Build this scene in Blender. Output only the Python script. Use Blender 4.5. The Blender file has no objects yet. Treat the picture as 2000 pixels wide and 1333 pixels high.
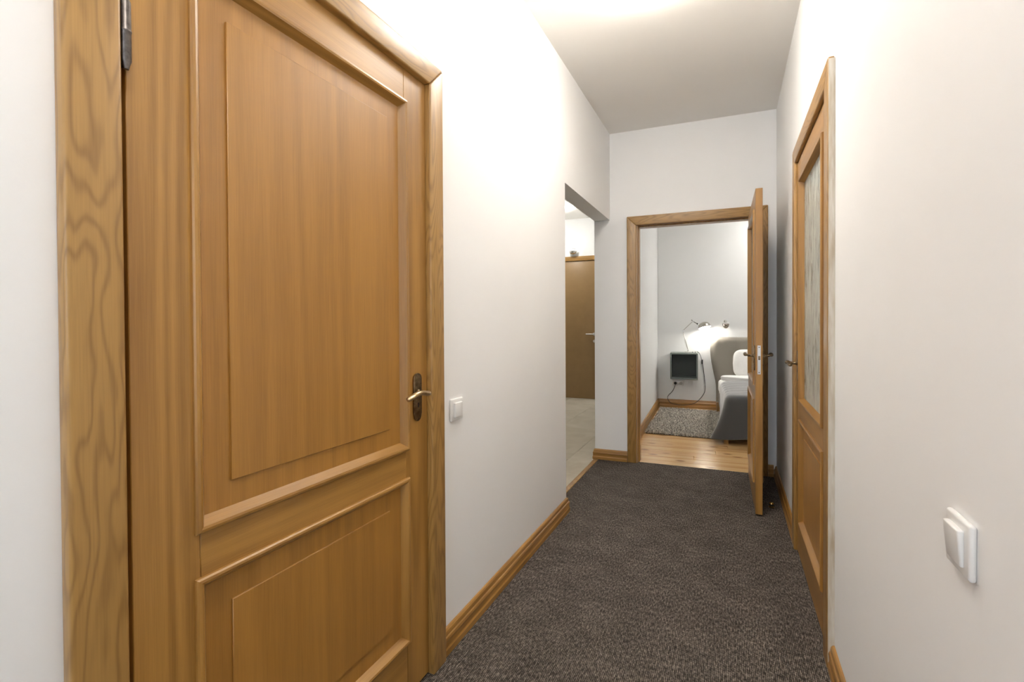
import bpy, bmesh, math, random
from mathutils import Vector, Matrix
random.seed(4)
R = math.radians
S = bpy.context.scene
COL = S.collection

# ------------------------------------------------------------------ camera
XL, XR, YF, KF, CH = -.9517, .3265, 4.1789, .065, 2.859
FPX, YAW, PIT, ROL, CAMH, PCX, PCY = 918.21, R(25.3356), R(-.596), R(-.3155), 1.2169, 991.27, 639.76
fw = Vector((-math.sin(YAW)*math.cos(PIT), math.cos(YAW)*math.cos(PIT), math.sin(PIT)))
r0 = Vector((math.cos(YAW), math.sin(YAW), 0)); u0 = r0.cross(fw)
rr = r0*math.cos(ROL) + u0*math.sin(ROL); uu = u0*math.cos(ROL) - r0*math.sin(ROL)
cd = bpy.data.cameras.new('camera'); cam = bpy.data.objects.new('camera', cd); COL.objects.link(cam)
cd.sensor_fit = 'HORIZONTAL'; cd.sensor_width = 36; cd.lens = FPX/2000*36
cd.shift_x = (1000-PCX)/2000; cd.shift_y = (PCY-666.5)/2000; cd.clip_start = .02
cam.matrix_world = Matrix(((rr.x, uu.x, -fw.x, 0), (rr.y, uu.y, -fw.y, 0), (rr.z, uu.z, -fw.z, CAMH), (0, 0, 0, 1)))
S.camera = cam

# ------------------------------------------------------------------ world, window light, exposure
W = bpy.data.worlds.new('world'); S.world = W; W.use_nodes = True
bg = W.node_tree.nodes['Background']; bg.inputs[0].default_value = (.80, .89, 1, 1); bg.inputs[1].default_value = 3.2
pl = bpy.data.lights.new('window_daylight', 'AREA'); pl.shape = 'RECTANGLE'; pl.size = 1.0; pl.size_y = 1.5
pl.cycles.is_portal = True
plo = bpy.data.objects.new('window_daylight', pl); COL.objects.link(plo)
plo.location = (-.31, -2.45, 1.6); plo.rotation_euler = (R(90), 0, 0)
S.view_settings.view_transform = 'Standard'; S.view_settings.look = 'None'
S.view_settings.gamma = 1; S.view_settings.use_curve_mapping = False
S.view_settings.exposure = 1.64
LAMP, LAMPC = 13.2, (1, .94, .865)          # corridor ceiling lamp

# ------------------------------------------------------------------ frames
AF = math.atan(KF); UX = Vector((math.cos(AF), math.sin(AF), 0)); UY = Vector((-math.sin(AF), math.cos(AF), 0))
def Fw(x, y, z=0): return Vector((0, YF, z)) + UX*x + UY*y     # far-wall frame to world

# ------------------------------------------------------------------ materials
def newmat(name):
    m = bpy.data.materials.new(name); m.use_nodes = True; nt = m.node_tree
    return m, nt, nt.nodes['Principled BSDF']
def N(nt, t, **kw):
    n = nt.nodes.new(t)
    for k, v in kw.items():
        if k in n.inputs: n.inputs[k].default_value = v
        else: setattr(n, k, v)
    return n
def math_(nt, op, a, b=None):
    n = nt.nodes.new('ShaderNodeMath'); n.operation = op
    for i, v in enumerate((a, b)):
        if v is None: continue
        if isinstance(v, (int, float)): n.inputs[i].default_value = v
        else: nt.links.new(v, n.inputs[i])
    return n.outputs[0]
def mix(nt, f, a, b):
    n = nt.nodes.new('ShaderNodeMix'); n.data_type = 'RGBA'
    for s, v in ((n.inputs[0], f), (n.inputs[6], a), (n.inputs[7], b)):
        if isinstance(v, (int, float)): s.default_value = v
        elif isinstance(v, tuple): s.default_value = (*v, 1) if len(v) == 3 else v
        else: nt.links.new(v, s)
    return n.outputs[2]
def bump(nt, b, h, strength, dist=.001):
    n = N(nt, 'ShaderNodeBump', Strength=strength, Distance=dist); nt.links.new(h, n.inputs['Height']); nt.links.new(n.outputs[0], b.inputs['Normal'])
def coords(nt, scale=(1, 1, 1), rnd=0, kind='Object'):
    tc = N(nt, 'ShaderNodeTexCoord'); mp = N(nt, 'ShaderNodeMapping'); mp.inputs['Scale'].default_value = scale
    if rnd:
        oi = N(nt, 'ShaderNodeObjectInfo'); k = math_(nt, 'MULTIPLY', oi.outputs['Random'], rnd)
        cb = N(nt, 'ShaderNodeCombineXYZ')
        for i in range(3): nt.links.new(k, cb.inputs[i])
        nt.links.new(cb.outputs[0], mp.inputs['Location'])
    nt.links.new(tc.outputs[kind], mp.inputs['Vector']); return mp.outputs[0]
def noise(nt, vec, scale, detail=2, rough=.5, dist=0):
    n = N(nt, 'ShaderNodeTexNoise', Scale=scale, Detail=detail, Roughness=rough, Distortion=dist); nt.links.new(vec, n.inputs['Vector']); return n.outputs['Fac']
def ramp(nt, f, stops):
    n = N(nt, 'ShaderNodeValToRGB'); cr = n.color_ramp
    while len(cr.elements) < len(stops): cr.elements.new(.5)
    for e, (p, c) in zip(cr.elements, stops): e.position = p; e.color = (*c, 1)
    nt.links.new(f, n.inputs[0]); return n.outputs[0]
def plain(name, col, rough=.5, metal=0, **kw):
    m, nt, b = newmat(name); b.inputs['Base Color'].default_value = (*col, 1); b.inputs['Roughness'].default_value = rough; b.inputs['Metallic'].default_value = metal
    for k, v in kw.items(): b.inputs[k].default_value = v
    return m
def speck(name, c1, c2, scale, rough=.6, bstr=.0, metal=0, sc=(1, 1, 1)):
    m, nt, b = newmat(name); v = coords(nt, sc); f = noise(nt, v, scale, 3, .6)
    nt.links.new(ramp(nt, f, [(.3, c1), (.7, c2)]), b.inputs['Base Color']); b.inputs['Roughness'].default_value = rough; b.inputs['Metallic'].default_value = metal
    if bstr: bump(nt, b, f, bstr)
    return m
_wood = {}
def wood(axis, kind='oak'):
    if (axis, kind) in _wood: return _wood[axis, kind]
    m, nt, b = newmat(f'{kind}_{axis}')
    P = {'oak':   dict(a=(.270, .122, .020), c=(.460, .236, .051), K=46, S=7, along=.055, fig=.40, rough=.42),
         'panel': dict(a=(.305, .136, .022), c=(.455, .218, .040), K=30, S=9, along=.030, fig=.28, rough=.42),
         'case':  dict(a=(.265, .132, .031), c=(.440, .246, .068), K=150, S=8, along=.15, fig=.46, rough=.42),
         'pine':  dict(a=(.66, .36, .130), c=(.86, .57, .26), K=34, S=7, along=.055, fig=.45, rough=.22)}[kind]
    al = P['along']; sc = {'x': (al, 1, 1), 'y': (1, al, 1), 'z': (1, 1, al)}[axis]
    v = coords(nt, sc, 37)
    n1 = noise(nt, v, P['S'], 3.0 if kind == 'case' else 1.5, .42, .25)
    ring = math_(nt, 'SINE', math_(nt, 'MULTIPLY', n1, P['K']))
    ring = math_(nt, 'MULTIPLY', math_(nt, 'ADD', ring, 1), .5)
    if kind == 'case': ring = math_(nt, 'SUBTRACT', 1, math_(nt, 'POWER', ring, 2.6))
    f2 = {'x': (.02, 1, 1), 'y': (1, .02, 1), 'z': (1, 1, .02)}[axis]
    v2 = coords(nt, f2, 11); fine = noise(nt, v2, 420, 2, .6); wide = noise(nt, v2, 40, 2, .5)
    f = math_(nt, 'ADD', math_(nt, 'MULTIPLY', ring, P['fig']), math_(nt, 'MULTIPLY', fine, 1-P['fig']))
    f = math_(nt, 'ADD', math_(nt, 'MULTIPLY', f, .7), math_(nt, 'MULTIPLY', wide, .3))
    col = ramp(nt, f, [(.22, P['a']), (.72, P['c'])])
    if kind == 'pine':
        kv = coords(nt, {'x': (.5, 1, 1), 'y': (1, .5, 1), 'z': (1, 1, .5)}[axis], 23)
        vo = N(nt, 'ShaderNodeTexVoronoi', voronoi_dimensions='2D', Scale=5.0); nt.links.new(kv, vo.inputs['Vector'])
        kf = N(nt, 'ShaderNodeMapRange'); nt.links.new(vo.outputs['Distance'], kf.inputs[0]); kf.inputs[1].default_value = .05; kf.inputs[2].default_value = .13; kf.inputs[3].default_value = .8; kf.inputs[4].default_value = 0
        col = mix(nt, kf.outputs[0], col, (.26, .11, .035))
    nt.links.new(col, b.inputs['Base Color'])
    b.inputs['Roughness'].default_value = P['rough']; b.inputs['Coat Weight'].default_value = .5; b.inputs['Coat Roughness'].default_value = .34 if kind != 'pine' else .13
    bump(nt, b, fine, .12, .0006)
    _wood[axis, kind] = m; return m
def wallpaint(name, c):
    m, nt, b = newmat(name); v = coords(nt); f = noise(nt, v, 160, 4, .6); g = noise(nt, v, 2.2, 2)
    nt.links.new(ramp(nt, g, [(.3, tuple(x*.985 for x in c)), (.7, c)]), b.inputs['Base Color']); b.inputs['Roughness'].default_value = .62
    bump(nt, b, f, .10, .001); return m
M = {}
M['wall'] = wallpaint('white_wall_paint', (.945, .94, .93))
M['ceil'] = wallpaint('white_ceiling_paint', (.93, .90, .855))
M['bedwall'] = wallpaint('pale_grey_wall_paint', (.87, .875, .87))
M['bronze'] = speck('antique_bronze', (.10, .065, .035), (.30, .22, .13), 60, .32, .05, 1)
M['bronze_bright'] = speck('worn_bronze', (.36, .25, .13), (.70, .55, .34), 50, .28, .03, 1)
M['iron'] = speck('dark_hinge_metal', (.09, .08, .075), (.20, .18, .17), 80, .4, .03, 1)
M['brass'] = plain('brass', (.85, .58, .22), .25, 1)
M['steel'] = plain('brushed_steel', (.72, .71, .69), .3, 1)
M['chrome'] = plain('chrome', (.80, .78, .75), .12, 1)
M['nickel'] = plain('dark_nickel', (.38, .33, .29), .18, 1)
M['lampmetal'] = plain('satin_lamp_metal', (.50, .48, .44), .28, 1)
M['black'] = plain('black_plastic', (.02, .02, .02), .4)
M['plastic'] = plain('white_plastic', (.86, .85, .83), .28)
M['dark'] = plain('dark_gap', (.012, .009, .007), .8)
M['brown'] = speck('brown_laminate', (.300, .185, .078), (.345, .215, .092), 6, .35, 0)
M['pale_oak'] = wood('x', 'oak')
M['box'] = speck('grey_green_lacquer', (.150, .175, .160), (.165, .190, .175), 30, .38)
M['headfab'] = speck('taupe_upholstery', (.235, .215, .180), (.30, .275, .235), 420, .9, .25)
M['sheet'] = speck('white_cotton', (.86, .85, .83), (.90, .89, .87), 40, .85, .1)
M['blanket'] = speck('grey_wool_blanket', (.050, .051, .052), (.075, .076, .077), 500, .8, .3); M['blanket'].node_tree.nodes['Principled BSDF'].inputs['Sheen Weight'].default_value = 1; M['blanket'].node_tree.nodes['Principled BSDF'].inputs['Sheen Roughness'].default_value = .45
M['paint_edge'] = speck('chipped_paint_edge', (.50, .40, .27), (.78, .74, .66), 45, .6, .2, 0, (1, 1, .12))
def emit(name, c, s):
    m, nt, b = newmat(name); b.inputs['Base Color'].default_value = (.9, .9, .88, 1); b.inputs['Emission Color'].default_value = (*c, 1); b.inputs['Emission Strength'].default_value = s; return m
# carpet
m, nt, b = newmat('ribbed_brown_grey_carpet'); v = coords(nt)
wx = N(nt, 'ShaderNodeTexWave', wave_type='BANDS', bands_direction='Y', Scale=52, Distortion=1.2, Detail=1); wx.inputs['Detail Scale'].default_value = 4; nt.links.new(v, wx.inputs[0])
wy = N(nt, 'ShaderNodeTexWave', wave_type='BANDS', bands_direction='X', Scale=52, Distortion=1.2, Detail=1); wy.inputs['Detail Scale'].default_value = 4; nt.links.new(v, wy.inputs[0])
fl = noise(nt, coords(nt, (1, .28, 1)), 170, 2, .7); fl2 = noise(nt, v, 90, 3, .7); big = noise(nt, v, 7, 3, .6)
h = math_(nt, 'ADD', math_(nt, 'MULTIPLY', wx.outputs['Fac'], .5), math_(nt, 'MULTIPLY', wy.outputs['Fac'], .3))
f = math_(nt, 'ADD', math_(nt, 'MULTIPLY', h, .30), math_(nt, 'ADD', math_(nt, 'MULTIPLY', fl, .46), math_(nt, 'ADD', math_(nt, 'MULTIPLY', fl2, .16), math_(nt, 'MULTIPLY', big, .10))))
nt.links.new(ramp(nt, f, [(.36, (.022, .018, .0155)), (.50, (.100, .083, .071)), (.66, (.46, .39, .33))]), b.inputs['Base Color'])
b.inputs['Roughness'].default_value = .95; b.inputs['Specular IOR Level'].default_value = .15; bump(nt, b, math_(nt, 'ADD', h, fl), .7, .004); M['carpet'] = m
# tile
m, nt, b = newmat('beige_stone_tile'); v = coords(nt, (1, 1, 1), 19); f = noise(nt, v, 3.2, 5, .6, .6)
nt.links.new(ramp(nt, f, [(.3, (.64, .59, .48)), (.7, (.80, .755, .65))]), b.inputs['Base Color']); b.inputs['Roughness'].default_value = .24; M['tile'] = m
M['grout'] = plain('tile_grout', (.36, .33, .27), .8)
# textured glass
m, nt, b = newmat('textured_bark_glass'); v = coords(nt, (1, 1, .16)); f = noise(nt, v, 60, 4, .65, 1.2); g = noise(nt, coords(nt, (1, 1, .3)), 14, 3, .6, .8)
fg = math_(nt, 'ADD', math_(nt, 'MULTIPLY', f, .6), math_(nt, 'MULTIPLY', g, .4))
nt.links.new(ramp(nt, fg, [(.36, (.15, .18, .16)), (.45, (.56, .60, .55)), (.62, (.80, .83, .77))]), b.inputs['Base Color'])
b.inputs['Roughness'].default_value = .18; b.inputs['Transmission Weight'].default_value = .15; b.inputs['IOR'].default_value = 1.45; bump(nt, b, fg, .9, .006); M['glass'] = m
m, nt, b = newmat('clear_window_glass'); b.inputs['Roughness'].default_value = .0; b.inputs['Transmission Weight'].default_value = 1; b.inputs['IOR'].default_value = 1.02; M['clear'] = m
M['rug'] = speck('grey_beige_shag', (.22, .195, .16), (.95, .89, .78), 38, .95, 0)
M['rugbase'] = plain('rug_backing', (.10, .09, .08), .9)

# ------------------------------------------------------------------ mesh helpers
def link(name, me, mat=None, parent=None, smooth=False):
    o = bpy.data.objects.new(name, me); COL.objects.link(o)
    if mat is not None: me.materials.append(mat)
    if parent is not None: o.parent = parent
    if smooth:
        for p in me.polygons: p.use_smooth = True
    return o
def mesh(name, vs, fs, mat, parent=None, smooth=False, fix=True):
    me = bpy.data.meshes.new(name); me.from_pydata([tuple(v) for v in vs], [], fs)
    if fix:
        bm = bmesh.new(); bm.from_mesh(me); bmesh.ops.recalc_face_normals(bm, faces=bm.faces); bm.to_mesh(me); bm.free()
    return link(name, me, mat, parent, smooth)
BF = [(0, 3, 2, 1), (4, 5, 6, 7), (0, 1, 5, 4), (1, 2, 6, 5), (2, 3, 7, 6), (3, 0, 4, 7)]
def boxes(name, bs, mat, parent=None, bev=0, seg=2):
    vs, fs = [], []
    for (x0, x1, y0, y1, z0, z1) in bs:
        k = len(vs); vs += [(x0, y0, z0), (x1, y0, z0), (x1, y1, z0), (x0, y1, z0), (x0, y0, z1), (x1, y0, z1), (x1, y1, z1), (x0, y1, z1)]
        fs += [tuple(i+k for i in f) for f in BF]
    o = mesh(name, vs, fs, mat, parent)
    if bev: bevel(o, bev, seg)
    return o
def bevel(o, w, seg=2, ang=30):
    bm = bmesh.new(); bm.from_mesh(o.data)
    es = [e for e in bm.edges if len(e.link_faces) == 2 and e.calc_face_angle(0) > R(ang)]
    bmesh.ops.bevel(bm, geom=es, offset=w, segments=seg, profile=.5, affect='EDGES', clamp_overlap=True)
    bm.to_mesh(o.data); bm.free()
    for p in o.data.polygons: p.use_smooth = True
    try: o.data.set_sharp_from_angle(angle=R(38))
    except Exception: pass
def prism(name, poly, d0, d1, axis, mat, parent=None, bev=0, seg=2):
    """polygon in two axes extruded along the third; axis 'y' -> poly (x,z), 'x' -> (y,z), 'z' -> (x,y)"""
    f = {'y': lambda a, b_, d: (a, d, b_), 'x': lambda a, b_, d: (d, a, b_), 'z': lambda a, b_, d: (a, b_, d)}[axis]
    n = len(poly); vs = [f(a, b_, d0) for a, b_ in poly] + [f(a, b_, d1) for a, b_ in poly]
    fs = [tuple(range(n)), tuple(range(2*n-1, n-1, -1))] + [(i, (i+1) % n, n+(i+1) % n, n+i) for i in range(n)]
    o = mesh(name, vs, fs, mat, parent)
    if bev: bevel(o, bev, seg)
    return o
def lathe(name, prof, mat, parent=None, seg=32, mtx=None, smooth=True):
    vs, fs = [], []; n = len(prof)
    for i in range(seg):
        a = 2*math.pi*i/seg
        for r_, z in prof: vs.append(Vector((r_*math.cos(a), r_*math.sin(a), z)))
    for i in range(seg):
        for j in range(n-1): fs.append((i*n+j, ((i+1) % seg)*n+j, ((i+1) % seg)*n+j+1, i*n+j+1))
    if mtx: vs = [mtx @ v for v in vs]
    me = bpy.data.meshes.new(name); me.from_pydata([tuple(v) for v in vs], [], fs)
    bm = bmesh.new(); bm.from_mesh(me); bmesh.ops.remove_doubles(bm, verts=bm.verts, dist=1e-6); bmesh.ops.recalc_face_normals(bm, faces=bm.faces); bm.to_mesh(me); bm.free()
    o = link(name, me, mat, parent, smooth)
    try: o.data.set_sharp_from_angle(angle=R(40))
    except Exception: pass
    return o
def smoothpath(pts, n=6):
    P = [Vector(p) for p in pts]; out = []
    for i in range(len(P)-1):
        a, b_, c, d = P[max(i-1, 0)], P[i], P[i+1], P[min(i+2, len(P)-1)]
        for k in range(n):
            t = k/n; out.append(.5*((2*b_)+(c-a)*t+(2*a-5*b_+4*c-d)*t*t+(3*b_-a-3*c+d)*t**3))
    return out + [P[-1]]
def tube(name, pts, rad, mat, parent=None, seg=10, flat=1.0):
    P = [Vector(p) for p in pts]; n = len(P); rad = rad if isinstance(rad, (list, tuple)) else [rad]*n
    vs, fs = [], []; up = Vector((0, 0, 1))
    for i, p in enumerate(P):
        t = (P[min(i+1, n-1)]-P[max(i-1, 0)]).normalized()
        s = t.cross(up)
        if s.length < .05: s = t.cross(Vector((0, 1, 0)))
        s.normalize(); q = s.cross(t)
        for k in range(seg):
            a = 2*math.pi*k/seg; vs.append(p + s*math.cos(a)*rad[i] + q*math.sin(a)*rad[i]*flat)
    for i in range(n-1):
        for k in range(seg): fs.append((i*seg+k, i*seg+(k+1) % seg, (i+1)*seg+(k+1) % seg, (i+1)*seg+k))
    fs += [tuple(range(seg)), tuple(range((n-1)*seg, n*seg))]
    return mesh(name, vs, fs, mat, parent, True)
def struct(o): o['kind'] = 'structure'; return o
def inF(o): o.location = (0, YF, 0); o.rotation_euler = (0, 0, AF); return o
def empty(name, loc=(0, 0, 0), rz=0):
    o = bpy.data.objects.new(name, None); COL.objects.link(o); o.location = loc; o.rotation_euler = (0, 0, rz); o.empty_display_size = .1; return o
def tag(o, label, cat, group=None):
    o['label'] = label; o['category'] = cat
    if group: o['group'] = group
    return o
def thing(name, label, cat, loc=(0, 0, 0), rz=0, group=None): return tag(empty(name, loc, rz), label, cat, group)

# ------------------------------------------------------------------ room shell
WT = .13; YB = -2.4; T2 = .12
DH = 2.055                                            # rough opening height
YO, SOF = 2.876, 2.1075                               # side opening start, soffit
yfar = YF + KF*XL
struct(boxes('wall_left', [(XL-WT, XL, YB, .432, 0, CH), (XL-WT, XL, .432, 1.356, DH, CH), (XL-WT, XL, 1.356, YO, 0, CH), (XL-WT, XL, YO, yfar+.005, SOF, CH), (XL-WT-.02, XL-WT, .40, 1.40, 0, 2.1)], M['wall']))  # last box: unseen slab added behind the door to block outside light
struct(boxes('wall_right', [(XR, XR+T2, YB, 2.02, 0, CH), (XR, XR+T2, 2.02, 2.90, DH, CH), (XR, XR+T2, 2.90, 4.195, 0, CH)], M['wall']))
struct(inF(boxes('wall_far', [(-1.09, -.728, 0, T2, 0, CH), (-.728, .188, 0, T2, DH, CH), (.188, 2.4, 0, T2, 0, CH)], M['wall'])))
wb = struct(boxes('wall_back', [(XL-WT, -.81, YB-T2, YB, 0, CH), (.19, XR+T2, YB-T2, YB, 0, CH), (-.81, .19, YB-T2, YB, 0, .85), (-.81, .19, YB-T2, YB, 2.35, CH)], M['wall']))
w1 = struct(boxes('window_1', [(-.81, -.75, YB-.09, YB-.03, .85, 2.35), (.13, .19, YB-.09, YB-.03, .85, 2.35), (-.75, .13, YB-.09, YB-.03, .85, .91), (-.75, .13, YB-.09, YB-.03, 2.29, 2.35), (-.34, -.28, YB-.09, YB-.03, .91, 2.29)], M['plastic']))
boxes('pane', [(-.75, -.34, YB-.064, YB-.058, .91, 2.29)], M['clear'], w1); boxes('pane', [(-.28, .13, YB-.064, YB-.058, .91, 2.29)], M['clear'], w1)
struct(boxes('ceiling', [(XL-WT, XR+T2, YB-T2, YF+.16, CH, CH+.1)], M['ceil']))
fl_ = [(XL, YB), (XR, YB), (XR, 4.20), *[tuple(Fw(x, .03)[:2]) for x in (.18, -.722)], *[tuple(Fw(x, 0)[:2]) for x in (-.722, -1.09)], (-1.052, 4.09), (-1.052, YO), (XL, YO), (XL, 1.352), (XL-.04, 1.352), (XL-.04, .436), (XL, .436)]
struct(prism('floor', fl_, -.05, 0, 'z', M['carpet']))
struct(boxes('floor_slab', [(-4.2, 3, YB-T2, 8.2, -.15, -.052)], M['grout']))
# bedroom shell (far-wall frame)
BL0, BLK, BY, BX1 = -.830, .0264, 2.905, 2.4          # left wall line, far wall depth, right wall
blx = lambda y: BL0 + BLK*y
struct(inF(prism('wall_bedroom_left', [(-1.09, T2), (blx(T2), T2), (blx(3.25), 3.25), (-1.09, 3.25)], 0, CH, 'z', M['bedwall'])))
struct(inF(boxes('wall_bedroom_far', [(blx(3), BX1+.1, BY, BY+.12, -.05, CH)], M['bedwall'])))
struct(inF(boxes('wall_bedroom_right', [(BX1, BX1+.12, 0, BY, -.05, CH)], M['bedwall'])))
struct(inF(boxes('ceiling_bedroom', [(-1.0, BX1+.1, T2, BY+.1, CH, CH+.1)], M['ceil'])))
bf = struct(inF(boxes('floor_bedroom', [(-.9, BX1, .032, BY, -.05, -.014)], M['dark'])))
pw = .118; y = .03; i = 0
while y < BY-.005:
    y1 = min(y+pw, BY); xx0 = -.718 if y < T2 else blx(y)-.0; xx1 = .18 if y < T2 else BX1
    cuts = [xx0] + [c for c in ([random.uniform(-.3, .1)+1.5*((i % 2)*.5+k) for k in (0, 1)] if i % 2 == 0 else []) if xx0+.3 < c < xx1-.3] + [xx1]
    if y < T2 < y1: cuts = [xx0, xx1]
    for a_, b_ in zip(cuts, cuts[1:]): boxes('plank', [(a_+.0006, b_-.0006, y+.0008, y1-.0008, -.0135, random.uniform(-.0006, .0002))], wood('x', 'pine'), bf, .0012, 1)
    y += pw; i += 1
# tiled hall beyond the opening
TX0, TX1, TYN, TYF = -3.3, XL-WT, 1.9, 3.2
struct(inF(boxes('wall_hall_far', [(-3.7, -2.60, TYF, TYF+.12, -.05, CH), (-1.67, -1.09, TYF, TYF+.12, -.05, CH), (-2.60, -1.67, TYF, TYF+.12, 2.192, CH), (-2.7, -1.6, TYF+.12, TYF+.14, -.05, 2.3)], M['bedwall'])))  # last box is an added backing that stops light leaking under the brown door
struct(boxes('wall_hall_left', [(TX0-.12, TX0, TYN, 7.6, -.05, CH)], M['bedwall']))
struct(boxes('wall_hall_near', [(TX0-.12, TX1, TYN-.12, TYN, -.05, CH)], M['bedwall']))
struct(boxes('ceiling_hall', [(TX0-.12, XL-WT, TYN-.12, YF+.1, CH, CH+.1), (TX0-.12, -1.05, YF+.1, 7.7, CH, CH+.1)], M['ceil']))
tf = struct(boxes('floor_hall', [(TX0, -1.0895, TYN, 7.45, -.05, -.006)], M['grout']))
XT = [-1.092, -1.30, -1.795, -2.29, -2.785, -3.28]
for c, (xa, xb) in enumerate(zip(XT, XT[1:])):
    yy = TYN - (.3 if c % 2 else 0.06)
    while yy < 7.3:
        a_, b_ = max(yy, TYN)+.0015, min(yy+.60, 7.3)-.0015
        boxes('tile', [(xb+.0015, xa-.0015, a_, b_, -.006, 0)], M['tile'], tf, .001, 1); yy += .60
struct(boxes('trim_threshold', [(-1.0895, -1.052, YO, 4.08, -.04, .006)], wood('y', 'case'), None, .003))
# room behind the glazed door
struct(boxes('wall_side_room', [(1.7, 1.82, 1.2, 4.0, 0, CH), (XR+T2, 1.7, 1.2, 1.32, 0, CH), (XR+T2, 1.7, 3.88, 4.0, 0, CH)], M['bedwall']))
struct(boxes('ceiling_side_room', [(XR+T2, 1.82, 1.2, 4.0, CH, CH+.1)], M['ceil']))
struct(boxes('floor_side_room', [(XR, 1.7, 1.32, 3.88, -.05, -.001)], M['tile']))

# ------------------------------------------------------------------ baseboards
BBP = [(0, 0), (.020, 0), (.020, .022), (.0175, .027), (.0165, .030), (.0165, .046), (.0185, .056), (.0165, .063), (.0125, .067), (.0125, .071), (.0105, .082), (.006, .088), (0, .090)]
def baseboard(name, p0, p1, nrm, m0=0, m1=0, mat=None, sc=1.0):
    """profile swept from p0 to p1 (world xy); nrm = direction off the wall; m0/m1 = mitre (+ longer at the face)"""
    p0, p1, nrm = Vector((*p0, 0)), Vector((*p1, 0)), Vector((*nrm, 0)).normalized(); d = (p1-p0).normalized()
    vs = []
    for p, mm, sg in ((p0, m0, -1), (p1, m1, 1)):
        for a, z in BBP: vs.append(p + nrm*a*sc + d*sg*mm*a*sc + Vector((0, 0, z*sc)))
    n = len(BBP); fs = [tuple(range(n)), tuple(range(n, 2*n))] + [(i, (i+1) % n, n+(i+1) % n, n+i) for i in range(n)]
    return struct(mesh(name, vs, fs, mat))
oy, ox = wood('y', 'oak'), wood('x', 'oak')
baseboard('baseboard_left', (XL, 1.421), (XL, YO), (1, 0), 0, 1, oy)
baseboard('baseboard_left_near', (XL, YB), (XL, .361), (1, 0), 0, 0, oy)
baseboard('baseboard_left_end', (XL, YO), (XL-WT, YO), (0, 1), 1, 0, ox)
baseboard('baseboard_right_near', (XR, YB), (XR, 1.945), (-1, 0), 0, 0, oy)
baseboard('baseboard_right', (XR, 2.975), (XR, YF+.0), (-1, 0), 0, 0, oy)
baseboard('baseboard_far_left', Fw(-1.09, 0)[:2], Fw(-.809, 0)[:2], -UY[:2] if False else (-UY.x, -UY.y), 1, 0, ox)
baseboard('baseboard_far_right', Fw(.268, 0)[:2], Fw(.307, 0)[:2], (-UY.x, -UY.y), 0, 0, ox)
nb = Vector((1, -BLK, 0)).normalized(); nbw = UX*nb.x + UY*nb.y
baseboard('baseboard_bedroom_left', Fw(blx(T2), T2)[:2], Fw(blx(BY), BY)[:2], nbw[:2], 0, -1, oy, 1.25)
baseboard('baseboard_bedroom_far', Fw(blx(BY), BY)[:2], Fw(BX1, BY)[:2], (-UY.x, -UY.y), -1, 0, ox, 1.25)

# ------------------------------------------------------------------ doors
# leaf space: u along the width (0 = hinge edge), v up, w out of the front face (front face at w = 0)
LT = .040
def rectframe(name, u0, u1, v0, v1, prof, w0, sgn, mat_h, parent):
    """mitred frame: prof = [(inset, height)] swept round the rectangle"""
    n = len(prof); C = ((u0, v0, 1, 1), (u1, v0, -1, 1), (u1, v1, -1, -1), (u0, v1, 1, -1))
    for i in range(4):
        vs = [(cu+su*a, w0+sgn*h, cv+sv*a) for (cu, cv, su, sv) in (C[i], C[(i+1) % 4]) for a, h in prof]
        o = mesh(name, vs, [(j, n+j, n+j+1, j+1) for j in range(n-1)] + [tuple(range(n-1, -1, -1)), tuple(range(n, 2*n))], wood('x' if i % 2 == 0 else 'z', 'oak'), parent)
MP = [(-.012, -.001), (-.012, .006), (-.009, .0095), (-.004, .0105), (.001, .009), (.005, .003), (.011, -.006), (.016, -.013)]
MG = [(-.012, -.001), (-.012, .006), (-.009, .0095), (-.004, .0105), (.001, .009), (.004, .002), (.008, -.012), (.010, -.017)]
def leaf(root, Wd, su, glass, mirror, faces=(1, -1)):
    """front face looks to -y of the leaf's own frame; mirror flips u. root frame: x = u, y = depth, z = up"""
    X = (lambda a: Wd-a) if mirror else (lambda a: a)
    def bx(n_, u0, u1, v0, v1, w0, w1, mt, bev=.0015, par=root):
        a, b_ = sorted((X(u0), X(u1))); return boxes(n_, [(a, b_, w0, w1, v0, v1)], mt, par, bev, 1)
    Z0, Z1 = .009, 2.041; V = (.190, .705, .817, 1.920)
    bx('stile', 0, su, Z0, Z1, 0, LT, wood('z', 'oak')); bx('stile', Wd-su, Wd, Z0, Z1, 0, LT, wood('z', 'oak'))
    bx('rail', su, Wd-su, Z0, V[0], 0, LT, wood('x', 'oak')); bx('rail', su, Wd-su, V[1], V[2], 0, LT, wood('x', 'oak')); bx('rail', su, Wd-su, V[3], Z1, 0, LT, wood('x', 'oak'))
    pans = [(V[0], V[1], False), (V[2], V[3], glass)]
    for v0, v1, gl in pans:
        if gl: pn = bx('glass_pane', su+.004, Wd-su-.004, v0+.004, v1-.004, LT/2-.0025, LT/2+.0025, M['glass'], 0)
        else: pn = bx('panel', su, Wd-su, v0, v1, LT/2-.008, LT/2+.008, wood('z', 'panel'), 0)
        for s in faces:
            a, b_ = sorted((X(su), X(Wd-su)))
            rectframe('moulding', a, b_, v0, v1, MG if gl else MP, 0 if s > 0 else LT, -1 if s > 0 else 1, wood('z', 'oak'), root)
            if not gl:
                f0 = .0125 if s > 0 else LT-.0125; f1 = f0-.0055 if s > 0 else f0+.0055
                bx('raised_field', su+.070, Wd-su-.070, v0+.070, v1-.070, min(f0, f1), max(f0, f1), wood('z', 'panel'), .0012, pn)
    return X
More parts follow.
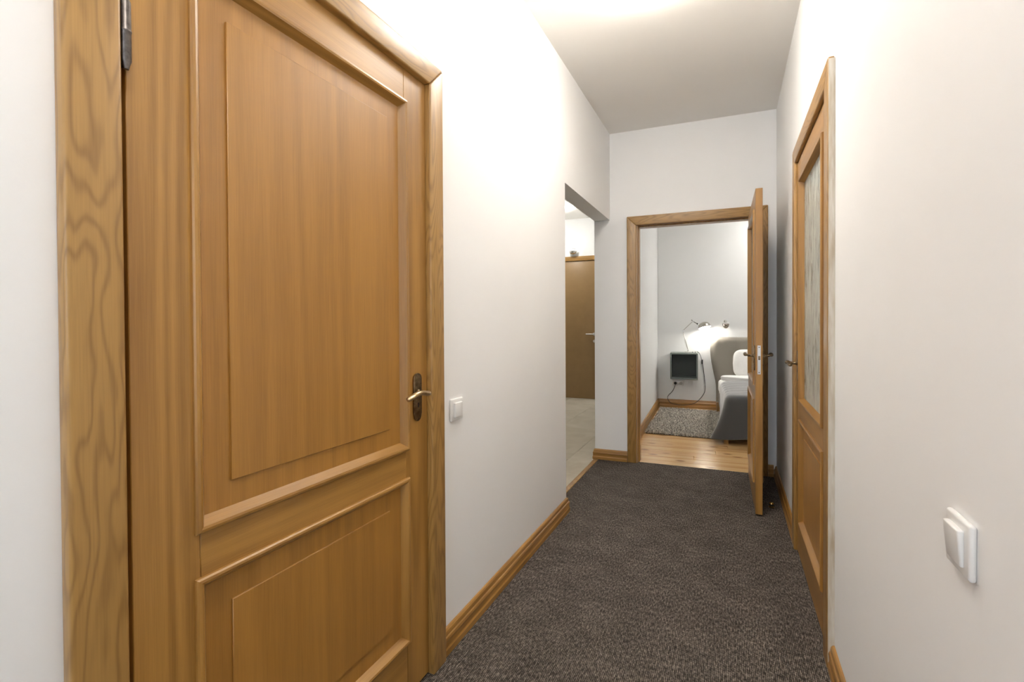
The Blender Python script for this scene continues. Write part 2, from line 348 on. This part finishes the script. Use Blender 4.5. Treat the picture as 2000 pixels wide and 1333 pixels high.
def handle(root, u, face, dirn, key=True, zc=.970, mt_='bronze'):
    """long bronze plate with a curved lever; face -1: front (y=0 side, out to -y), +1: back; dirn: lever along +-x"""
    y0 = 0 if face < 0 else LT; s = face
    pts = [(math.cos(t)*.0215, math.sin(t)*.0180) for t in [math.pi*k/8 for k in range(9)]]
    poly = [(u+a, zc+.062+b_) for a, b_ in pts] + [(u-.0215, zc-.052), (u-.0175, zc-.068), (u-.010, zc-.077), (u, zc-.080), (u+.010, zc-.077), (u+.0175, zc-.068), (u+.0215, zc-.052)]
    pt = prism('handle_plate', poly, y0, y0+s*.007, 'y', M['bronze'], root, .0022)
    zl = zc+.014
    mt = Matrix.Translation((u, y0+s*.006, zl)) @ Matrix.Rotation(R(-90)*s, 4, 'X')
    lathe('handle_rose', [(0, 0), (.0125, 0), (.0125, .004), (.009, .007), (.0065, .012), (.0065, .030), (.008, .034), (0, .036)], M['bronze'], pt, 20, mt)
    P = [(u, y0+s*.028, zl), (u+dirn*.001, y0+s*.046, zl+.004), (u+dirn*.014, y0+s*.054, zl+.003), (u+dirn*.040, y0+s*.055, zl+.009), (u+dirn*.066, y0+s*.053, zl+.009), (u+dirn*.090, y0+s*.050, zl+.001), (u+dirn*.112, y0+s*.048, zl-.004)]
    q = smoothpath(P, 5); n = len(q)
    rad = [.0076+.0026*math.sin(math.pi*min(1, i/n*1.05)) + (.0012 if i > n*.8 else 0) for i in range(n)]; rad[-1] = .004; rad[-2] = .008
    tube('lever', q, rad, M[mt_], pt, 12, .8)
    if key: boxes('keyhole', [(u-.0022, u+.0022, min(y0+s*.0068, y0+s*.0078), max(y0+s*.0068, y0+s*.0078), zc-.034, zc-.018)], M['dark'], pt)
    return pt
def casing(root, u0, u1, top, wd, t, y0, kind='case', sgn=-1):
    """three mitred boards on the wall face, from y0 out to y0+sgn*t"""
    d0, d1 = sorted((y0, y0+sgn*t))
    prism('casing_board', [(u0, 0), (u0+wd, 0), (u0+wd, top-wd), (u0, top)], d0, d1, 'y', wood('z', kind), root, .0055, 3)
    prism('casing_board', [(u1-wd, 0), (u1, 0), (u1, top), (u1-wd, top-wd)], d0, d1, 'y', wood('z', kind), root, .0055, 3)
    prism('casing_board', [(u0, top), (u0+wd, top-wd), (u1-wd, top-wd), (u1, top)], d0, d1, 'y', wood('x', kind), root, .0055, 3)
def lining(root, u0, u1, top, d0, d1, th=.016):
    boxes('jamb', [(u0, u0+th, d0, d1, 0, top)], wood('z', 'oak'), root); boxes('jamb', [(u1-th, u1, d0, d1, 0, top)], wood('z', 'oak'), root)
    boxes('jamb_head', [(u0+th, u1-th, d0, d1, top-th, top)], wood('x', 'oak'), root)

# left door: frame x runs along -Y?  local x = world +Y, local y = world -X (into the wall), rotated +90 deg
t1 = struct(empty('trim_1', (XL, 0, 0), R(90)))        # local (u, d) -> world (XL - d, u)
casing(t1, .363, 1.421, 2.110, .079, .030, 0); lining(t1, .4325, 1.3555, 2.0545, 0, WT, .012)
boxes('door_stop_strip', [(.4445, .4565, .036, .048, 0, 2.042), (1.3315, 1.3435, .036, .048, 0, 2.042), (.4565, 1.3315, .036, .048, 2.030, 2.042)], wood('z', 'oak'), t1)
d1 = struct(empty('door_1', (XL+.008, .4565, 0), R(90)))
leaf(d1, .885, .117, False, False)
handle(d1, .885-.059, -1, -1, mt_='bronze_bright')
for zh in (1.713, .28):
    hg = lathe('hinge', [(0, -.062), (.004, -.062), (.0055, -.055), (.0078, -.048), (.0078, .0), (.0085, .001), (.0085, .004), (.0078, .005), (.0078, .052), (.0055, .058), (0, .062)], M['iron'], d1, 16, Matrix.Translation((-.0065, -.016, zh)))
    boxes('hinge_leaf', [(-.0075, .0, -.010, .012, zh-.05, zh+.05)], M['iron'], hg)
boxes('strike_plate', [(1.3428, 1.3436, .002, .022, .90, 1.01)], M['brass'], t1)

# right door: local x = world -Y, local y = world +X, rotated -90 deg
t2 = struct(empty('trim_2', (XR, 0, 0), R(-90)))       # world y = -u
casing(t2, -2.973, -1.947, 2.128, .079, .022, 0); lining(t2, -2.8995, -2.0205, 2.0545, 0, T2, .008)
boxes('door_stop_strip', [(-2.8915, -2.880, .036, .048, 0, 2.046), (-2.040, -2.0285, .036, .048, 0, 2.046), (-2.880, -2.040, .036, .048, 2.034, 2.046)], wood('z', 'oak'), t2)
mesh('paint_edge', [v for k in range(41) for v in ((-1.9455+random.uniform(-.0005, .0012), 0, .02+2.1*k/40), (-1.9455+random.uniform(-.0005, .0002), -.0195, .02+2.1*k/40))], [(2*k, 2*k+1, 2*k+3, 2*k+2) for k in range(40)], M['paint_edge'], t2)
d2 = struct(empty('door_2', (XR-.006, 2.889, 0), R(-90)))
leaf(d2, .858, .108, True, False)
handle(d2, .052, -1, 1, zc=.984)

# far doorway and its open leaf
t3 = struct(inF(empty('trim_3'))); t3.location = (0, YF, 0)
casing(t3, -.807, .267, 2.120, .078, .022, 0); lining(t3, -.7275, .1875, 2.0545, 0, T2, .008)
casing(t3, -.807, .267, 2.120, .078, .020, T2, 'case', 1)
boxes('door_stop_strip', [(-.7195, -.708, .044, T2, 0, 2.046), (.168, .1795, .044, T2, 0, 2.046), (-.708, .168, .044, T2, 2.034, 2.046)], wood('z', 'oak'), t3)
boxes('strike_plate', [(-.7196, -.7186, .008, .030, .90, 1.02)], M['brass'], t3)
# hinged at the right jamb, swung 87 degrees into the corridor; leaf x runs from the hinge to the free edge
hx, hy = .128, -.028
ang = math.atan2(-.848, -.042)
d3 = struct(empty('door_3', Fw(hx, hy), AF+ang))       # leaf +x towards the camera, leaf +y = screen right side
leaf(d3, .852, .108, True, False)
handle(d3, .852-.052, -1, -1, zc=.984); handle(d3, .852-.052, 1, -1, zc=.984)
lk = boxes('lock_plate', [(.8518, .8535, .011, .029, .885, 1.065)], M['steel'], d3, .0006, 1)
boxes('latch_bolt', [(.8534, .861, .015, .026, .975, 1.0)], M['bronze'], lk, .003)
for z in (.897, 1.053): boxes('screw', [(.8534, .8542, .017, .023, z-.003, z+.003)], M['iron'], lk)
for zh in (1.75, .28):
    lathe('hinge', [(0, -.058), (.005, -.055), (.0075, -.048), (.0075, .048), (.005, .055), (0, .058)], M['iron'], d3, 14, Matrix.Translation((-.006, LT+.004, zh)))

# hall door (brown, seen through the opening)
t4 = struct(inF(empty('trim_4'))); t4.location = (0, YF, 0)
casing(t4, -2.665, -1.605, 2.262, .072, .018, TYF)
d4 = struct(empty('door_4', Fw(-2.592, TYF+.004), AF))
boxes('door_panel', [(0, .914, 0, .04, .003, 2.187)], M['brown'], d4, .002)
rs = lathe('handle_rose', [(0, 0), (.024, 0), (.024, .006), (.022, .008), (.009, .009), (.009, .045), (0, .046)], M['steel'], d4, 24, Matrix.Translation((.865, 0, 1.025)) @ Matrix.Rotation(R(90), 4, 'X'))
tube('lever', smoothpath([(.865, -.040, 1.025), (.845, -.050, 1.025), (.80, -.052, 1.026), (.742, -.050, 1.026)], 4), .009, M['steel'], rs, 12)
lathe('key_rose', [(0, 0), (.022, 0), (.022, .006), (.020, .008), (.006, .0085), (.006, .012), (0, .0125)], M['steel'], d4, 24, Matrix.Translation((.865, 0, .915)) @ Matrix.Rotation(R(90), 4, 'X'))

# ------------------------------------------------------------------ lamps
def ceiling_lamp(label, loc, rad, strength, col, group=None):
    t = thing('ceiling_lamp', label, 'ceiling lamp', loc)
    lathe('base_ring', [(0, 0), (rad*.93, 0), (rad*.93, -.018), (rad*.88, -.02), (0, -.02)], M['plastic'], t, 40)
    pr = [(rad*math.cos(a), -.062-.045*math.sin(a)*rad/.19) for a in [-.9+(math.pi/2+.9)*k/16 for k in range(17)]]; pr[-1] = (0, pr[-1][1])
    lathe('opal_dome', [(rad*.5, -.019)] + pr, emit('lit_opal_glass', col, strength), t, 40)
    return t
ceiling_lamp('round white opal lamp glowing on the corridor ceiling nearer the tiled hall opening', (-.345, 2.185, CH), .195, LAMP, LAMPC)
ceiling_lamp('unseen round opal fill lamp added on the corridor ceiling nearer the window', (-.31, .10, CH), .195, LAMP*.62, LAMPC)  # out-of-frame lamp added as fill for the near walls and door top
ceiling_lamp('round white opal lamp glowing on the tiled hall ceiling', Fw(-2.15, 2.36, CH), .15, 18, (1, .98, .93))
ceiling_lamp('unseen round opal fill lamp added on the bedroom ceiling', Fw(1.0, 2.2, CH), .19, 19, (1, .98, .94))  # unseen lamp added for general bedroom light, set back to darken the blanket front

def wall_spot(label, x, y, z, r_, lit, deep=1.35, met='nickel'):
    t = thing('wall_spotlight', label, 'wall lamp', Fw(x, y, z), AF)
    lathe('mount', [(0, 0), (.022, 0), (.022, -.008), (.007, -.012), (.007, -.06), (0, -.06)], M['chrome'], t, 20, Matrix.Translation((0, 0, r_*.9)) @ Matrix.Rotation(R(-90), 4, 'X') @ Matrix.Scale(-1, 4, (0, 0, 1)) if False else Matrix.Translation((0, 0, r_*.9)) @ Matrix.Rotation(R(-90), 4, 'X'))
    pr = [(r_*math.cos(a), -r_*deep*math.sin(a)) for a in [math.pi/2*k/10 for k in range(11)]]; pr[-1] = (0, pr[-1][1])
    cu = lathe('cup', [(r_*.86, .012), (r_*.98, .012), (r_, 0)] + pr, M[met], t, 28, Matrix.Translation((0, -.065, 0)))
    lathe('rim', [(r_*.8, .010), (r_*1.04, .010), (r_*1.04, .020), (r_*.8, .020), (r_*.8, .010)], M['plastic'], cu, 28, Matrix.Translation((0, -.065, 0)))
    if lit: lathe('bulb', [(0, .004), (r_*.76, .004), (r_*.7, .02), (r_*.4, .038), (0, .042)], emit('lit_spot_bulb', (1, .97, .92), 5), cu, 20, Matrix.Translation((0, -.065, 0)))
    else: lathe('lens', [(0, .004), (r_*.78, .004), (r_*.6, .014), (0, .016)], M['plastic'], cu, 20, Matrix.Translation((0, -.065, 0)))
    lathe('swivel', [(0, 0), (.010, .0), (.010, .05), (0, .05)], M['chrome'], t, 14, Matrix.Translation((0, -.060, r_*.25)))
    return t
wall_spot('small dark chrome cup spotlight on the bedroom wall above the headboard', .131, BY, 1.175, .042, False)
wall_spot('small chrome bowl uplighter on the wall above the brown hall door', -2.045, TYF, 2.325, .060, True, .62, 'chrome')

# ------------------------------------------------------------------ light switches
def switch(label, loc, rz, hw, tilt):
    t = thing('light_switch', label, 'light switch', loc, rz)       # local -y comes off the wall
    pt = prism('plate', [(-hw, -hw), (hw, -hw), (hw, hw), (-hw, hw)], 0, -.010, 'y', M['plastic'], t, .0065, 4)
    h = hw*.66; k = hw*.62
    o = mesh('rocker', [(-k, -.009, -h), (k, -.009, -h), (k, -.009, h), (-k, -.009, h), (-k, -.0125-tilt, -h), (k, -.0125-tilt, -h), (k, -.0190, h), (-k, -.0190, h)], BF, M['plastic'], pt); bevel(o, .003, 3)
    return t
switch('white square light switch on the wall beside the panelled oak door', (XL, 1.538, .886), R(90), .0425, .006)
switch('white square light switch on the bare wall by the glazed oak door', (XR, .951, .872), R(-90), .0425, .002)

# ------------------------------------------------------------------ brass door stop
t = thing('door_stop', 'small brass door stop on the carpet behind the open door', 'door stop', (.243, 3.50, 0))
lathe('body', [(0, 0), (.016, 0), (.016, .004), (.011, .007), (.010, .018), (.013, .022), (.011, .030), (0, .033)], M['brass'], t, 20)
lathe('rubber_ring', [(.0105, .010), (.0145, .011), (.0145, .018), (.0105, .019)], M['black'], t, 20)

# ------------------------------------------------------------------ bedroom furniture (far-wall frame things)
# floating nightstand
nx0, nx1, nz0, nz1, nd = -.572, -.221, .430, .786, .285
t = thing('floating_nightstand', 'grey-green open box nightstand hung on the bedroom wall', 'nightstand', Fw((nx0+nx1)/2, BY, nz0), AF)
w2, hh, th = (nx1-nx0)/2, nz1-nz0, .018
boxes('top_board', [(-w2, w2, -nd, 0, hh-th, hh)], M['box'], t, .0015, 1); boxes('bottom_board', [(-w2, w2, -nd, 0, 0, th)], M['box'], t, .0015, 1)
boxes('side_board', [(-w2, -w2+th, -nd, 0, th, hh-th)], M['box'], t, .0015, 1); boxes('side_board', [(w2-th, w2, -nd, 0, th, hh-th)], M['box'], t, .0015, 1)
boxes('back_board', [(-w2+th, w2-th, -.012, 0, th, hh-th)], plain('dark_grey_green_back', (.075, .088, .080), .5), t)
# desk lamp; origin on the nightstand top
lx, ly, lz = -.345, 2.76, nz1
t = thing('desk_lamp', 'lit silver jointed desk lamp on the floating nightstand', 'desk lamp', Fw(lx, ly, lz), AF)
lathe('base', [(0, 0), (.050, 0), (.050, .010), (.044, .015), (.010, .018), (.010, .030), (0, .030)], M['steel'], t, 28)
J0, J1, J2, J3 = Vector((0, 0, .028)), Vector((-.066, 0, .305)), Vector((.062, -.005, .432)), Vector((.118, -.01, .398))
for s in (-.009, .009): tube('lower_arm', [J0+Vector((.0, s, 0)), J1+Vector((0, s, 0))], .0052, M['lampmetal'], t, 8)
for s in (-.007, .007): tube('upper_arm', [J1+Vector((0, s, 0)), J2+Vector((0, s, 0))], .0046, M['lampmetal'], t, 8)
for nm, jj, rd in (('elbow_joint', J1, .014), ('head_joint', J2, .010), ('foot_joint', J0+Vector((-.004, 0, .018)), .011)):
    lathe(nm, [(0, -.014), (rd, -.014), (rd, .014), (0, .014)], M['steel'], t, 16, Matrix.Translation(jj) @ Matrix.Rotation(R(90), 4, 'X'))
sp = (J1-J0).normalized(); sx = sp.cross(Vector((0, 1, 0))); hel = []
for k in range(120):
    a = k/120*2*math.pi*14; q = J0 + sp*(.05+.10*k/120) + sx*.014
    hel.append(q + sx*.005*math.cos(a) + Vector((0, .005*math.sin(a), 0)))
tube('tension_spring', hel, .0012, M['steel'], t, 5)
tube('head_arm', [J2+Vector((-.018, 0, .022)), J2, J3], .0046, M['iron'], t, 8)
lathe('head_knob', [(0, -.012), (.010, -.012), (.010, .012), (0, .012)], M['black'], t, 14, Matrix.Translation(J3) @ Matrix.Rotation(R(90), 4, 'X'))
SH = Vector((.205, -.02, .372)); rs_ = .080
smx = Matrix.Translation(SH) @ Matrix.Rotation(R(-14), 4, 'Y') @ Matrix.Rotation(R(-10), 4, 'X')
pr = [(rs_, -.026), (rs_, -.020)] + [(rs_*math.cos(a), -.02+.072*math.sin(a)) for a in [math.pi/2*k/12 for k in range(1, 12)]] + [(0, .052)]
inn = [(0, .049)] + [((rs_-.002)*math.cos(a), -.022+.070*math.sin(a)) for a in [math.pi/2*k/12 for k in range(11, 0, -1)]] + [(rs_-.002, -.026), (rs_, -.026)]
sh = lathe('shade', pr, M['lampmetal'], t, 36, smx); lathe('shade_lining', inn, M['plastic'], sh, 36, smx)
lathe('bulb', [(0, -.042), (.018, -.038), (.029, -.022), (.029, -.010), (.018, .010), (.013, .035), (0, .036)], emit('lit_bulb', (1, .95, .86), 60), sh, 20, smx)
tube('shade_neck', [J3, smx @ Vector((-.062, 0, .012))], .007, M['steel'], t, 10)
# cord of the lamp: from the base over the nightstand edge, down, along the floor and up to the socket
cw = [(-.300, 2.79, .800), (-.235, 2.83, .800), (-.196, 2.87, .765), (-.172, 2.885, .686), (-.158, 2.885, .622), (-.134, 2.885, .424), (-.128, 2.885, .262), (-.172, 2.872, .168), (-.253, 2.868, .082), (-.34, 2.866, .050), (-.43, 2.866, .040), (-.512, 2.866, .046), (-.590, 2.868, .072), (-.617, 2.872, .15), (-.556, 2.885, .226), (-.522, 2.872, .30), (-.516, 2.862, .335)]
cl = [Vector((x-lx, yy-ly, z-lz)) for x, yy, z in cw]
co = tube('cord', smoothpath(cl, 7), .0038, M['black'], t, 8)
boxes('inline_switch', [(-.174-lx, -.154-lx, 2.873-ly, 2.897-ly, .625-lz, .685-lz)], M['black'], co, .004)
lathe('plug', [(0, 0), (.019, 0), (.019, -.014), (.012, -.030), (.006, -.042), (0, -.042)], M['black'], co, 18, Matrix.Translation((-.516-lx, BY-.008-ly, .342-lz)) @ Matrix.Rotation(R(-90), 4, 'X'))
# little box by the lamp
t = thing('charger_box', 'small pale box with two dark spots beside the desk lamp base', 'box', Fw(-.275, 2.725, nz1), AF)
boxes('body', [(-.026, .040, -.018, .018, 0, .022)], M['plastic'], t, .003)
for xx in (-.012, .024): lathe('dark_button', [(0, -.001), (.006, -.001), (.006, .002), (0, .002)], M['black'], t, 12, Matrix.Translation((xx, -.018, .012)) @ Matrix.Rotation(R(90), 4, 'X'))
# double socket
t = thing('wall_socket', 'white double socket on the bedroom wall below the nightstand', 'socket', Fw(-.478, BY, .343), AF)
pt = prism('plate', [(-.074, -.037), (.074, -.037), (.074, .037), (-.074, .037)], 0, -.008, 'y', M['plastic'], t, .003)
for s in (-1, 1):
    lathe('socket_well', [(.0215, 0), (.0215, .0012), (.0195, .0012), (.0190, .0), (0, .0)], plain('socket_well_white', (.55, .54, .52), .4), pt, 22, Matrix.Translation((s*.036, -.0081, 0)) @ Matrix.Rotation(R(90), 4, 'X'))
# rug
rw, rl, rh = .745, 1.56, .022
t = thing('shag_rug', 'grey beige shaggy rug on the pine floor beside the bed', 'rug', Fw(-.772, 1.125), AF-R(2.55))
boxes('backing', [(.012, rw, .012, rl, .001, .010)], M['rugbase'], t)
vs, fs = [], []
for k in range(20000):
    x, y = random.uniform(0.006, rw), random.uniform(.0, rl); a = random.uniform(0, 2*math.pi); ln = random.uniform(.018, .044); le = random.uniform(.010, .032); wdt = random.uniform(.002, .0045)
    dx, dy = math.cos(a), math.sin(a); nxx, nyy = -dy*wdt, dx*wdt; k0 = len(vs)
    zt = ln*.8+.006
    vs += [(x-nxx, y-nyy, .008), (x+nxx, y+nyy, .008), (x+dx*le*.5+nxx*.9, y+dy*le*.5+nyy*.9, zt*.75), (x+dx*le*.5-nxx*.9, y+dy*le*.5-nyy*.9, zt*.75), (x+dx*le, y+dy*le, zt)]
    fs += [(k0, k0+1, k0+2, k0+3), (k0+3, k0+2, k0+4)]
o = mesh('pile', vs, fs, M['rug'], t, False, False); o['kind'] = 'stuff'
# bed; frame origin at head-left on the floor
BX0, BXE, HB = .0, 1.60, 2.80
t = thing('bed', 'upholstered bed with taupe winged headboard and wooden legs', 'bed', Fw(.80, HB, 0), AF)
half = [(.012, .06), (.012, .23), (.010, .33), (.002, .405), (-.014, .48), (-.030, .56), (-.046, .65), (-.058, .74), (-.063, .82), (-.058, .88), (-.042, .93), (-.018, .965), (.012, .985), (.05, .996), (.12, 1.002)]
cx_ = .80; rows = []
def lft(z):
    for (x0, z0), (x1, z1) in zip(half, half[1:]):
        if z0 <= z <= z1: return x0+(x1-x0)*(z-z0)/(z1-z0)
    return half[-1][0]
zs = [.06+.94*(1-(1-k/36)**1.6) for k in range(37)]; nxn = 60; vs, fs = [], []
btn = [(.26, .74), (.62, .74), (.98, .74), (1.34, .74)]
for face in (0, 1):
    for z in zs:
        x0 = lft(min(z, 1.0)); x1 = 1.60-x0
        for j in range(nxn+1):
            x = x0+(x1-x0)*j/nxn; ed = min(x-x0, x1-x, (1.004-z)*1.0+.001, .06)/.06; bul = math.sqrt(max(0, 1-(1-ed)**2))
            dep = .075*bul
            for bx_, bz in btn: dep -= .030*math.exp(-((x-bx_)**2/.003+(z-bz)**2/.0035)) + .008*math.exp(-((x-bx_)**2/.0004))*(1 if z > .5 else 0)
            vs.append((x-.80, (.0-dep+.02) if face == 0 else .085, z))
nz_ = len(zs); st = nxn+1; off = nz_*st
for i in range(nz_-1):
    for j in range(nxn):
        a = i*st+j; fs.append((a, a+1, a+st+1, a+st)); fs.append((off+a, off+a+st, off+a+st+1, off+a+1))
bd = [j for j in range(st)] + [i*st+nxn for i in range(1, nz_)] + [(nz_-1)*st+j for j in range(nxn-1, -1, -1)] + [i*st for i in range(nz_-2, 0, -1)]
for a, b_ in zip(bd, bd[1:]+bd[:1]): fs.append((a, b_, off+b_, off+a))
mesh('headboard', vs, fs, M['headfab'], t, True)
boxes('bed_base', [(.03-.80, 1.57-.80, .945-HB, -.06, .11, .27)], M['headfab'], t, .02, 3)
for xx in (.015, 1.54):
    for yy in (.955, 2.6): boxes('leg', [(xx-.010-.80, xx+.030-.80, yy-HB-.02, yy-HB+.02, 0, .15)], wood('z', 'oak'), t, .003)
t = tag(boxes('mattress', [(.03, 1.57, .97, 2.715, .272, .445)], M['sheet'], None, .045, 4), 'thick white mattress on the upholstered bed', 'mattress'); inF(t)
# folded white duvet edge at the head end
def cushion(name, c, half_, rot, mat, label, cat, e1=.55, wob=.01, seed=1):
    rnd = random.Random(seed); n1, n2 = 28, 40; vs, fs = [], []
    ph = [rnd.uniform(0, 6.28) for _ in range(6)]
    sgn = lambda v, e: math.copysign(abs(v)**e, v)
    for i in range(n1+1):
        la = -math.pi/2+math.pi*i/n1
        for j in range(n2):
            lo = 2*math.pi*j/n2
            x = half_[0]*sgn(math.cos(la), .62)*sgn(math.cos(lo), .42); z = half_[2]*sgn(math.cos(la), .62)*sgn(math.sin(lo), .42); y = half_[1]*sgn(math.sin(la), 1.0)
            y += wob*math.sin(9*x/half_[0]*.7+ph[0])*math.cos(la) + wob*.7*math.sin(13*z/half_[2]*.5+ph[1]+3*x)*math.cos(la); x += wob*.6*math.sin(14*z+ph[2]); z += wob*.6*math.sin(11*x+ph[3])
            vs.append((x, y, z))
    for i in range(n1):
        for j in range(n2): fs.append((i*n2+j, i*n2+(j+1) % n2, (i+1)*n2+(j+1) % n2, (i+1)*n2+j))
    me = bpy.data.meshes.new(name); me.from_pydata(vs, [], fs); bm = bmesh.new(); bm.from_mesh(me); bmesh.ops.remove_doubles(bm, verts=bm.verts, dist=1e-5); bmesh.ops.recalc_face_normals(bm, faces=bm.faces); bm.to_mesh(me); bm.free()
    o = link(name, me, mat, None, True); o.matrix_world = Matrix.Translation(Fw(*c)) @ Matrix.Rotation(AF, 4, 'Z') @ rot; return tag(o, label, cat)
I4 = Matrix.Identity(4)
cushion('duvet', (.80, 2.335, .497), (.76, .122, .045), Matrix.Rotation(R(0), 4, 'X'), M['sheet'], 'folded white duvet at the head of the bed', 'duvet', wob=.006, seed=3)
cushion('pillow', (.53, 2.60, .665), (.325, .075, .195), Matrix.Rotation(R(-14), 4, 'X'), M['sheet'], 'plump white pillow leaning upright against the headboard', 'pillow', wob=.010, seed=5)
# blanket: stacked outlines draped over the mattress, flaring at the foot
def outline(x0, x1, y0, y1, rc, n=14):
    out = []
    for cx2, cy2, a0 in ((x1-rc, y1-rc, 0), (x0+rc, y1-rc, 90), (x0+rc, y0+rc, 180), (x1-rc, y0+rc, 270)):
        for k in range(n+1):
            a = R(a0+90*k/n); out.append((cx2+rc*math.cos(a), cy2+rc*math.sin(a)))
    res = []                                        # resample evenly
    L = [0]
    for p, q in zip(out, out[1:]+out[:1]): L.append(L[-1]+math.dist(p, q))
    tot = L[-1]; m_ = 220; i = 0; P = out+out[:1]
    for k in range(m_):
        s = tot*k/m_
        while L[i+1] < s: i += 1
        tt = (s-L[i])/max(1e-9, L[i+1]-L[i]); res.append((P[i][0]+(P[i+1][0]-P[i][0])*tt, P[i][1]+(P[i+1][1]-P[i][1])*tt))
    return res
ZT = .482; rings = []
for ins, z in ((.30, ZT+.004), (.15, ZT+.003), (.07, ZT), (.03, ZT-.006), (.010, ZT-.018), (-.004, ZT-.038), (-.012, ZT-.07), (-.016, .36), (-.020, .30), (-.024, .24), (-.029, .18), (-.034, .12), (-.038, .078)):
    rings.append([(x, y, z) for x, y in outline(.03+max(ins, -.01)-.0, 1.57-ins, .955+ins, 2.21, .11 if ins < .1 else .05)])
vs, fs = [], []; m_ = 220
for k, rg in enumerate(rings):
    drop = max(0, (ZT-rg[0][2])/.40)
    for i, (x, y, z) in enumerate(rg):
        dx, dy = x-.8, y-1.6
        corner = math.exp(-((x-.03)**2+(y-.95)**2)/.05); edge_l = max(0, 1-(x-.0)/.05) if x < .2 else 0
        x -= .155*drop**1.5*corner; y -= .045*drop*corner
        x -= .008*drop*math.sin(y*17+.6)*(1 if x < .3 else 0); y -= .008*drop*math.sin(x*15)*(1 if y < 1.1 else 0)
        if drop < .05: z += .004*math.sin(y*38+1.5*math.sin(x*5))*max(0, min(1, (y-1.0)*3))
        z -= .030*corner*drop
        vs.append((x, y, z))
for k in range(len(rings)-1):
    for i in range(m_): fs.append((k*m_+i, k*m_+(i+1) % m_, (k+1)*m_+(i+1) % m_, (k+1)*m_+i))
fs.append(tuple(range(m_)))
o = mesh('blanket', vs, fs, M['blanket'], None, True); inF(o); tag(o, 'dark grey blanket draped over the foot of the bed', 'blanket')
